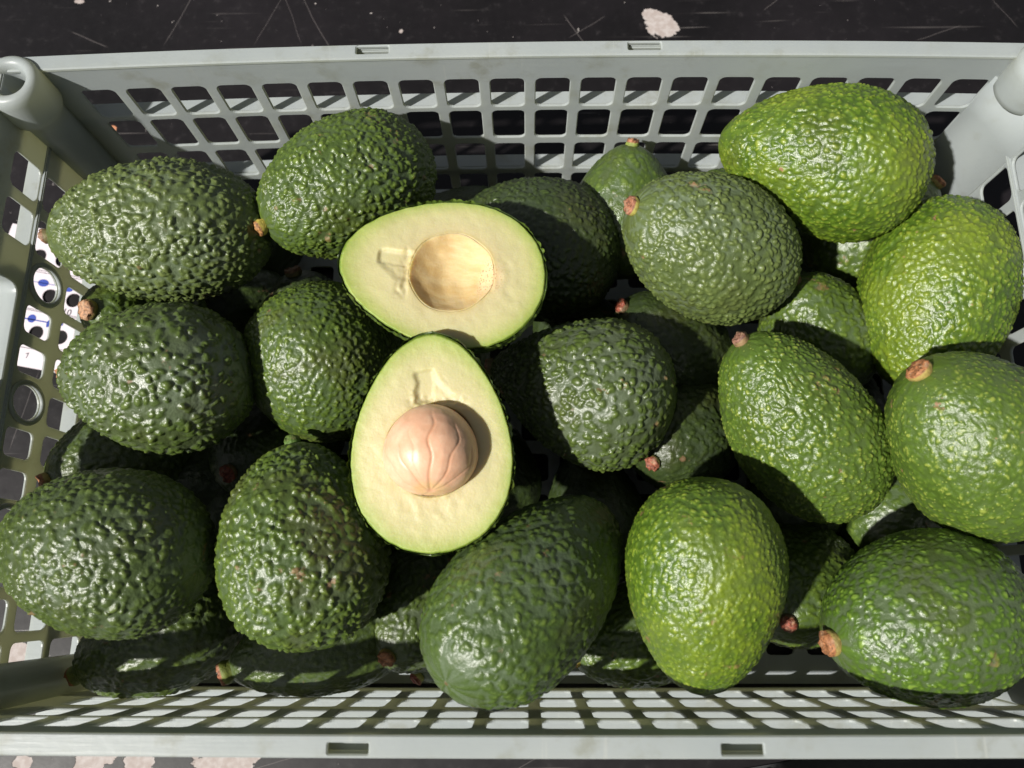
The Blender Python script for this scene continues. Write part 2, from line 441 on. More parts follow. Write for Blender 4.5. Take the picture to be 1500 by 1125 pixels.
def plate(name, outer, holes, th, fn, parent, bev=0.0005, mat=None):
    """sheet with real openings: outline and holes in the (u, v) plane, thickness along w, placed by fn(u, v, w)"""
    polys = [outer] + holes
    vs, es = [], []
    for p in polys:
        k = len(vs); vs += [Vector(q) for q in p]
        es += [(k + i, k + (i + 1) % len(p)) for i in range(len(p))]
    v2, e2, f2, ov, oe, of = delaunay_2d_cdt(vs, es, [], 0, 1e-7)
    def inside(pt, poly):
        c = False; x, y = pt; j = len(poly) - 1
        for i in range(len(poly)):
            xi, yi = poly[i]; xj, yj = poly[j]
            if (yi > y) != (yj > y) and x < (xj - xi) * (y - yi) / (yj - yi) + xi: c = not c
            j = i
        return c
    boxes = [(min(a for a, _ in h), max(a for a, _ in h), min(b for _, b in h), max(b for _, b in h), h) for h in holes]
    faces = []
    for f in f2:
        c = sum((v2[i] for i in f), Vector((0, 0))) / len(f)
        if not inside(c, outer): continue
        if any(b[0] < c.x < b[1] and b[2] < c.y < b[3] and inside(c, b[4]) for b in boxes): continue
        faces.append(f)
    bm = bmesh.new()
    A = [bm.verts.new((v.x, v.y, 0)) for v in v2]
    B = [bm.verts.new((v.x, v.y, th)) for v in v2]
    cnt = {}
    for f in faces:
        bm.faces.new([A[i] for i in reversed(f)]); bm.faces.new([B[i] for i in f])
        for i in range(len(f)):
            a, b = f[i], f[(i + 1) % len(f)]
            cnt[(a, b)] = 1
    for (a, b) in list(cnt):
        if (b, a) not in cnt:
            bm.faces.new((A[a], A[b], B[b], B[a]))
    loose = [v for v in bm.verts if not v.link_faces]
    bmesh.ops.delete(bm, geom=loose, context='VERTS')
    if bev:
        bm.normal_update()
        ed = [e for e in bm.edges if len(e.link_faces) == 2 and e.link_faces[0].normal.angle(e.link_faces[1].normal, 0) > R(60)]
        bmesh.ops.bevel(bm, geom=ed, offset=bev, segments=1, affect='EDGES', clamp_overlap=True)
    for v in bm.verts: v.co = Vector(fn(*v.co))
    bmesh.ops.recalc_face_normals(bm, faces=bm.faces)
    me = bpy.data.meshes.new(name); bm.to_mesh(me); bm.free()
    return link(name, me, mat or PLASTIC, parent, smooth=False)

crate = empty('crate', Matrix.Translation(((XL + XR) / 2, (YN + YF) / 2, 0)))
tag(crate, 'pale grey green perforated plastic crate filled with avocados', 'crate')
CO = Vector(((XL + XR) / 2, (YN + YF) / 2, 0))
def W(x, y, z): return (x - CO.x, y - CO.y, z)

def bowF(x):  # the long far side bulges outward between the posts
    t = (x + 0.003) / 0.262
    return 0.0052 * max(0, 1 - t * t)
def bowN(x):
    t = (x + 0.003) / 0.262
    return 0.0012 * max(0, 1 - t * t)

ROWS = [(0.1316, 0.0225), (0.1028, 0.0250), (0.0690, 0.0275), (0.0345, 0.0280)]
def outline(x0, x1, z0, z1, n):
    b = [(x0 + (x1 - x0) * k / n, z0) for k in range(n + 1)]
    t = [(x1 - (x1 - x0) * k / n, z1) for k in range(n + 1)]
    return b + t

long_holes = []
for (zc, hz) in ROWS:
    for k in range(20):
        xc = -0.2277 + 0.0243 * k
        w = 0.0182
        long_holes.append(rrect(xc, zc, w, hz + .001, 0.0032))
plate('long_wall', outline(XL + 0.006, XR - 0.006, ZF, ZR, 40), long_holes, TH, lambda u, v, w: W(u, YF + bowF(u) + w - 0.02 * (ZR - v) * .5, v), crate)
plate('long_wall', outline(XL + 0.006, XR - 0.006, ZF, ZR, 40), long_holes, TH, lambda u, v, w: W(u, YN - bowN(u) - w, v), crate)

# short walls: squares, round rings and hand grips
ycols = [-0.036, -0.014, 0.008, 0.030, 0.0515, 0.073, 0.095, 0.1175, 0.1395, 0.1615, 0.186, 0.212]
short_holes, rings = [], []
for i, yc in enumerate(ycols):
    wd = 0.0165 if i < 10 else 0.0195
    for rI, (zc, hz) in enumerate(ROWS):
        if rI == 0 and 0.02 < yc < 0.17: continue
        if rI == 1 and yc in (0.030, 0.095, 0.1615):
            short_holes.append(ell(yc, zc, 0.0185, 0.024)); rings.append((yc, zc))
        elif rI == 1 and any(abs(yc - r0) < .023 for r0 in (0.030, 0.095, 0.1615)) :
            short_holes.append(rrect(yc, zc, wd * .9, hz * .88, 0.0036))
        else:
            short_holes.append(rrect(yc, zc, wd, hz, 0.0036))
grips = [(0.1245, 0.058), (0.0595, 0.058)]
for (yc, w) in grips:
    short_holes.append(rrect(yc, 0.1355, w, 0.0240, 0.006, 5))
for side in (-1, 1):
    X0 = XL if side < 0 else XR
    plate('short_wall', outline(YN + 0.006, YF - 0.006, ZF, ZR, 8), short_holes, TH, lambda u, v, w, X0=X0, side=side: W(X0 + side * w, u, v), crate)
    # bead along the wall under the grips
    bm = bmesh.new()
    bmesh.ops.create_cube(bm, size=1.0, matrix=Matrix.Translation(W(X0 - side * 0.0006, (YN + YF) / 2, 0.1188)) @ Matrix.Diagonal((0.0024, YF - YN - 0.02, 0.0020, 1)))
    bmesh.ops.bevel(bm, geom=bm.edges[:], offset=0.0006, segments=2, affect='EDGES')
    me = bpy.data.meshes.new('bead'); bm.to_mesh(me); bm.free()
    link('wall_bead', me, PLASTIC, crate, smooth=False)
    # raised rings
    for (yc, zc) in rings:
        n, mm = 32, 8
        V, Q = [], []
        for i in range(n):
            a = 2 * math.pi * i / n
            for j in range(mm):
                q = 2 * math.pi * j / mm
                ro = 0.0015 * math.cos(q)
                V.append(W(X0 - side * (0.0008 + 0.0013 * math.sin(q)), yc + (0.0107 + ro) * math.cos(a), zc + (0.0135 + ro) * math.sin(a)))
                Q.append((i * mm + j, ((i + 1) % n) * mm + j, ((i + 1) % n) * mm + (j + 1) % mm, i * mm + (j + 1) % mm))
        link('ring', np_mesh('ring', np.array(V), Q), PLASTIC, crate)
    # bevelled collar of each hand grip, standing outward
    for (yc, w) in grips:
        inner = rrect(yc, 0.1355, w + .0005, 0.0245, 0.006, 5)
        V, Q = [], []
        n = len(inner)
        prof_ = [(0.0, 0.0005), (0.0, 0.012), (0.0020, 0.012), (0.0020, 0.0024)]
        for (ex, dp) in prof_:
            for (a, b) in inner:
                da, db = a - yc, b - 0.1355; l = math.hypot(da, db)
                V.append(W(X0 + side * dp, a + da / l * ex, b + db / l * ex))
        for j in range(3):
            for i in range(n):
                Q.append((j * n + i, j * n + (i + 1) % n, (j + 1) * n + (i + 1) % n, (j + 1) * n + i))
        link('grip_collar', np_mesh('grip', np.array(V), Q), PLASTIC, crate, smooth=False)

# rim: flat flange with rectangular slots and an outer lip, one length per side
def boxmesh(name, x0, x1, y0, y1, z0, z1, seg=1, bow=None, bev=0.0007):
    bm = bmesh.new()
    bmesh.ops.create_cube(bm, size=1.0, matrix=Matrix.Translation(((x0 + x1) / 2, (y0 + y1) / 2, (z0 + z1) / 2)) @ Matrix.Diagonal((x1 - x0, y1 - y0, z1 - z0, 1)))
    if bev: bmesh.ops.bevel(bm, geom=bm.edges[:], offset=bev, segments=2, affect='EDGES')
    if seg > 1:
        for k in range(1, seg):
            bmesh.ops.bisect_plane(bm, geom=bm.verts[:] + bm.edges[:] + bm.faces[:], plane_co=(x0 + (x1 - x0) * k / seg, 0, 0), plane_no=(1, 0, 0))
    for v in bm.verts:
        x, y, z = v.co
        if bow: y += bow(x)
        v.co = Vector(W(x, y, z))
    me = bpy.data.meshes.new(name); bm.to_mesh(me); bm.free()
    return me

FW = 0.0082
far_slots = [rrect(-0.0770, YF + 0.0048, 0.0165, 0.0042, 0.0006, 2), rrect(0.0610, YF + 0.0048, 0.0165, 0.0042, 0.0006, 2)]
near_slots = [rrect(-0.0720, YN - 0.0046, 0.0165, 0.0042, 0.0006, 2), rrect(0.0850, YN - 0.0046, 0.0165, 0.0042, 0.0006, 2)]
plate('rim', outline(XL - FW, XR + FW, YF - 0.0004, YF + FW, 40), far_slots, 0.0026, lambda u, v, w: W(u, v + bowF(u), ZR - 0.0006 + w), crate, 0.0006)
plate('rim', outline(XL - FW, XR + FW, YN - FW, YN + 0.0004, 40), near_slots, 0.0026, lambda u, v, w: W(u, v - bowN(u), ZR - 0.0006 + w), crate, 0.0006)
for side in (-1, 1):
    X0 = XL if side < 0 else XR
    a, b = (X0 - FW, X0 + .0004) if side < 0 else (X0 - .0004, X0 + FW)
    link('rim', boxmesh('rim_side', a, b, YN + .0005, YF - .0005, ZR - .0006, ZR + .0020), PLASTIC, crate, smooth=False)
    link('rim_lip', boxmesh('lip_side', X0 + side * FW - .0012, X0 + side * FW + .0008, YN - FW + .002, YF + FW - .002, ZR - 0.011, ZR + 0.0012), PLASTIC, crate, smooth=False)
link('rim_lip', boxmesh('lip_far', XL - FW, XR + FW, YF + FW - .0020, YF + FW - .0002, ZR - .013, ZR - .0008, 40, bowF), PLASTIC, crate, smooth=False)
link('rim_lip', boxmesh('lip_near', XL - FW, XR + FW, YN - FW + .0002, YN - FW + .0020, ZR - .013, ZR - .0008, 40, lambda x: -bowN(x)), PLASTIC, crate, smooth=False)
# floor of each slot
for (x, y, bw) in ((-0.0770, YF + 0.0048, bowF), (0.0610, YF + 0.0048, bowF), (-0.0720, YN - 0.0046, lambda x: -bowN(x)), (0.0850, YN - 0.0046, lambda x: -bowN(x))):
    link('slot_floor', boxmesh('slot_floor', x - .010, x + .010, y - .0028, y + .0022, ZR - .006, ZR - .0045, 4, bw, .0002), PLASTIC, crate, smooth=False)
# outer stiffening ribs
for z in (0.1172, 0.0525, 0.009):
    link('outer_rib', boxmesh('rib_far', XL, XR, YF + TH - .0004, YF + 0.0100, z - .0012, z + .0012, 40, bowF, .0004), PLASTIC, crate, smooth=False)
    link('outer_rib', boxmesh('rib_near', XL, XR, YN - 0.0145, YN - TH + .0004, z - .0012, z + .0012, 40, lambda x: -bowN(x), .0004), PLASTIC, crate, smooth=False)
    for side in (-1, 1):
        X0 = XL if side < 0 else XR
        a, b = (X0 - .0105, X0 - TH + .0004) if side < 0 else (X0 + TH - .0004, X0 + .0105)
        link('outer_rib', boxmesh('rib_side', a, b, YN, YF, z - .0012, z + .0012, 1, None, .0004), PLASTIC, crate, smooth=False)
# floor lattice
fh = [rrect(XL + 0.028 + 0.0243 * i, YN + 0.026 + 0.0262 * j, 0.017, 0.018, .003, 2) for i in range(20) for j in range(11)]
plate('floor_lattice', outline(XL + .001, XR - .001, YN + .001, YF - .003, 4), fh, 0.0024, lambda u, v, w: W(u, v, ZF - .003 + w), crate, 0)

# hollow corner posts
def lathe(profile, n=40):
    V = [(r * math.cos(2 * math.pi * k / n), r * math.sin(2 * math.pi * k / n), z) for (r, z) in profile for k in range(n)]
    Q = [(j * n + k, j * n + (k + 1) % n, (j + 1) * n + (k + 1) % n, (j + 1) * n + k) for j in range(len(profile) - 1) for k in range(n)]
    return np.array(V), Q
post_prof = [(0.0106, 0.004), (0.0116, 0.130), (0.0121, 0.1385), (0.0148, 0.1420), (0.0153, 0.1455), (0.0153, 0.1600), (0.0149, 0.1625), (0.0139, 0.1645), (0.0122, 0.1654),
             (0.0103, 0.1652), (0.0088, 0.1640), (0.0077, 0.1615), (0.0071, 0.1570), (0.0067, 0.060), (0.0002, 0.058)]
for (x, y) in ((-0.2600, 0.2475), (0.2590, 0.2490), (-0.2600, -0.0475), (0.2545, -0.0475)):
    V, Q = lathe(post_prof, 48)
    if x > 0:
        k_ = sstep(.142, .118, V[:, 2])
        V[:, 0] += .013 * k_; V[:, 1] += .013 * k_ * (1 if y > 0 else -1)
        p0, p1 = ((.2440, YF + .0008), (XR + .0006, .2240)) if y > 0 else ((.2440, YN - .0008), (XR + .0006, -.0260))
        seg = np.array([p0, ((p0[0] * .62 + p1[0] * .38) + .0012, (p0[1] * .62 + p1[1] * .38) + (.0012 if y > 0 else -.0012)), p1])
        VV, QQ = [], []
        for (px_, py_) in seg:
            for zz in (ZF, .06, .12, .1465):
                sl = (0.1465 - zz) * .02
                VV.append(W(px_ - sl, py_ - sl * (1 if y > 0 else -1), zz))
        for a_ in range(2):
            for b_ in range(3):
                QQ.append((a_ * 4 + b_, a_ * 4 + b_ + 1, (a_ + 1) * 4 + b_ + 1, (a_ + 1) * 4 + b_))
        pn = link('corner_panel', np_mesh('corner_panel', np.array(VV), QQ), PLASTIC, crate)
        md = pn.modifiers.new('thick', 'SOLIDIFY'); md.thickness = .0016; md.offset = 0
    V = V + np.array(W(x, y, 0))
    link('corner_post', np_mesh('post', V, Q), PLASTIC, crate)

# ------------------------------------------------------------------ avocados
_cs = {}
def cubesphere(n):
    if n in _cs: return _cs[n]
    t = np.tan(np.linspace(-math.pi / 4, math.pi / 4, n + 1))
    a, b = np.meshgrid(t, t, indexing='ij'); o = np.ones_like(a)
    F = [np.stack(x, -1).reshape(-1, 3) for x in ((o, a, b), (-o, b, a), (b, o, a), (a, -o, b), (a, b, o), (b, a, -o))]
    i, j = np.meshgrid(np.arange(n), np.arange(n), indexing='ij')
    q = np.stack([i * (n + 1) + j, (i + 1) * (n + 1) + j, (i + 1) * (n + 1) + j + 1, i * (n + 1) + j + 1], -1).reshape(-1, 4)
    P = np.concatenate(F); Q = np.concatenate([q + k * (n + 1) ** 2 for k in range(6)])
    P = P / np.linalg.norm(P, axis=1, keepdims=True)
    key = np.round(P * 1e6).astype(np.int64)
    _, idx, inv = np.unique(key, axis=0, return_index=True, return_inverse=True)
    P = P[idx]; Q = inv.ravel()[Q]
    # consistent outward winding
    nrm = np.cross(P[Q[:, 1]] - P[Q[:, 0]], P[Q[:, 2]] - P[Q[:, 0]])
    flip = (nrm * P[Q[:, 0]]).sum(1) < 0
    Q[flip] = Q[flip][:, ::-1]
    _cs[n] = (P, Q)
    return _cs[n]

def prof(x, a, b):
    return np.sqrt(np.clip(1 - x * x, 0, 1)) * (1 - a * x - b * np.clip(x, 0, 1) ** 2)
def pmax(a, b):
    return prof(np.linspace(-1, 1, 400), a, b).max()

def bump_field(P, x, phi, pitch, seed, prm, pack=0.56, pleat=0.955):
    """pebbled skin on a body of revolution: relief height 0..1 and a random value per pebble"""
    L, Wd, a, b, lon = prm            # lon: 2 = axis along z, 0 = axis along x (halves)
    rng = np.random.default_rng(seed)
    n = int(math.pi * L * Wd * 0.94 / (pitch * pitch * 0.88))
    k = np.arange(n)
    fx = 1 - (2 * k + 1) / n
    fp = k * math.pi * (3 - math.sqrt(5))
    fx = np.clip(fx + rng.normal(0, .34 * pitch / (L / 2), n), -1, 1)
    fr_ = prof(fx, a, b) / pmax(a, b) * Wd / 2
    fp = fp + rng.normal(0, .34 * pitch, n) / np.maximum(fr_, pitch)
    F = np.stack([fr_ * np.cos(fp), fr_ * np.sin(fp), fx * L / 2], 1)
    wgt = rng.uniform(0.72, 1.18, n); rv = rng.uniform(0, 1, n)
    kd = KDTree(n)
    for i_ in range(n): kd.insert(F[i_], i_)
    kd.balance()
    S = P / pitch
    wv = np.stack([vnoise(S * .8, seed + 1), vnoise(S * .8, seed + 2), vnoise(S * .8, seed + 3)], 1)
    wv2 = np.stack([vnoise(S * 2.3, seed + 4), vnoise(S * 2.3, seed + 5), vnoise(S * 2.3, seed + 6)], 1)
    Pq = P + (wv * .38 + wv2 * .12) * pitch
    d1 = np.empty(len(P)); d2 = np.empty(len(P)); id1 = np.empty(len(P), int)
    fn = kd.find_n
    for m, q in enumerate(Pq.tolist()):
        r3 = fn(q, 3)
        t3 = sorted((r[2] / wgt[r[1]], r[1]) for r in r3)
        d1[m] = t3[0][0]; d2[m] = t3[1][0]; id1[m] = t3[0][1]
    d1 /= pitch; d2 /= pitch
    rid = rv[id1]
    dome = np.clip(1 - (d1 / pack) ** 2, 0, 1)
    edge = sstep(0.0, 0.30, d2 - d1)
    h = dome ** 0.8 * (0.55 + 0.45 * edge) * (0.5 + 0.5 * rid)
    h = h * 0.86 + 0.13 * vnoise(S * 1.1 + 9, seed + 8) + 0.07 * vnoise(S * 3.4, seed + 12) + .06
    # fine radial pleats at both poles
    pl = np.clip((vnoise(np.stack([np.cos(phi) * 5.0, np.sin(phi) * 5.0, x * 5.0], 1), seed + 30) + .25), 0, 1)
    pl = pl * .6 + .4 * np.clip(vnoise(np.stack([np.cos(phi) * 11.0, np.sin(phi) * 11.0, x * 9.0], 1), seed + 31) + .3, 0, 1)
    wp = np.where(x > 0, sstep(0.90, 0.985, x), sstep(pleat, 0.998, -x))
    h = h * (1 - wp) + pl * wp * 0.62
    return np.clip(h, 0, 1.1), rid

def avocado_mesh(L, Wd, a, b, pitch, amp, seed, n, pack=0.56, pleat=0.955, lump=1.0, bend=0.0, pole_dent=0.0, stem_dip=False):
    D, Q = cubesphere(n)
    x = D[:, 2]; phi = np.arctan2(D[:, 1], D[:, 0])
    pm = pmax(a, b)
    r = prof(x, a, b) / pm * Wd / 2
    # sharpen the blunt poles a bit
    z = x * L / 2
    e = 1e-3
    dr = (prof(np.clip(x + e, -1, 1), a, b) - prof(np.clip(x - e, -1, 1), a, b)) / (2 * e) / pm * Wd / 2
    nx = np.stack([np.cos(phi), np.sin(phi), -np.clip(dr, -20, 20) * 2 / L], 1)
    nx /= np.linalg.norm(nx, axis=1, keepdims=True)
    P = np.stack([r * np.cos(phi), r * np.sin(phi), z], 1)
    lo = vnoise(D * 1.6 + 3, seed + 70) * .7 + vnoise(D * 3.3, seed + 71) * .35
    P = P + nx * (lo * 0.0011 * lump)[:, None]
    h, rid = bump_field(np.stack([r * np.cos(phi), r * np.sin(phi), z], 1), x, phi, pitch, seed, (L, Wd, a, b, 2), pack, pleat)
    fade = 0.8 + 0.2 * vnoise(D * 2.2, seed + 77)
    ends = 1 - 0.45 * sstep(0.8, 1.0, x)
    P = P + nx * ((h - 0.30) * amp * 1.95 * fade * ends)[:, None]
    if stem_dip: P[:, 2] -= .0010 * np.exp(-((1 - x) / .012))
    if pole_dent:
        P[:, 2] += pole_dent * np.exp(-((1 + x) / 0.02))
    if bend:
        P[:, 0] += bend * (P[:, 2] / (L / 2)) ** 2 * np.sign(P[:, 2]) * (P[:, 2] > 0)
    att = np.stack([np.clip(h, 0, 1), rid, np.clip(np.where(x > 0, x, -x * (1.0 if pole_dent else .9)), 0, 1)], 1)
    return np_mesh('avocado_skin', P, Q, attr={'skin': att})

def stem_mesh(rad, hgt, seed):
    prof_ = [(rad * .80, -.003), (rad * .90, -.0005), (rad * 1.06, .0010), (rad * 1.02, .0020), (rad * .97, hgt * .85), (rad * .86, hgt), (rad * .6, hgt * 1.04), (rad * .3, hgt), (rad * .02, hgt * .98)]
    n = 22
    V, Q = lathe(prof_, n)
    V[:, 0] *= 1.12
    nn = np.stack([vnoise(V * 650 + seed * 3.1, seed + k) for k in range(3)], 1)
    w = sstep(0.0, hgt, V[:, 2])[:, None]
    V = V + nn * 0.0009 * (0.3 + w)
    return np_mesh('stem', V, Q)

def frame(x, y, z, th, ti, roll=0.0):
    th, ti = R(th), R(ti)
    A = Vector((math.cos(ti) * math.cos(th), math.cos(ti) * math.sin(th), math.sin(ti)))
    s = Vector((-math.sin(th), math.cos(th), 0)); n = A.cross(s)
    M = Matrix(((s.x, n.x, A.x), (s.y, n.y, A.y), (s.z, n.z, A.z))).to_4x4()
    return Matrix.Translation((x, y, z)) @ M @ Matrix.Rotation(R(roll), 4, 'Z')

# skin families: base, tip, valley; valleys darker, partly crease shade put into the colour
DK = dict(base=(0.054, 0.082, 0.017), tip=(0.092, 0.130, 0.026), valley=(0.044, 0.066, 0.018), rough=0.22, bloom=0.20)
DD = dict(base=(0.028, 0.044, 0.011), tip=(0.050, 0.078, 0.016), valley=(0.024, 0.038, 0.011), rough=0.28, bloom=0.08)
MD = dict(base=(0.064, 0.102, 0.015), tip=(0.125, 0.178, 0.028), valley=(0.046, 0.076, 0.014), rough=0.22, bloom=0.14)
GY = dict(base=(0.082, 0.112, 0.030), tip=(0.135, 0.172, 0.050), valley=(0.066, 0.092, 0.028), rough=0.25, bloom=0.32)
SM = dict(base=(0.056, 0.092, 0.016), tip=(0.100, 0.148, 0.026), valley=(0.044, 0.074, 0.015), rough=0.21, bloom=0.16)
BR = dict(base=(0.078, 0.134, 0.011), tip=(0.215, 0.275, 0.032), valley=(0.048, 0.090, 0.009), rough=0.22, bloom=0.04, yellow=0.38)
BG = dict(base=(0.066, 0.114, 0.014), tip=(0.215, 0.262, 0.045), valley=(0.054, 0.092, 0.013), rough=0.22, bloom=0.07, yellow=0.04)

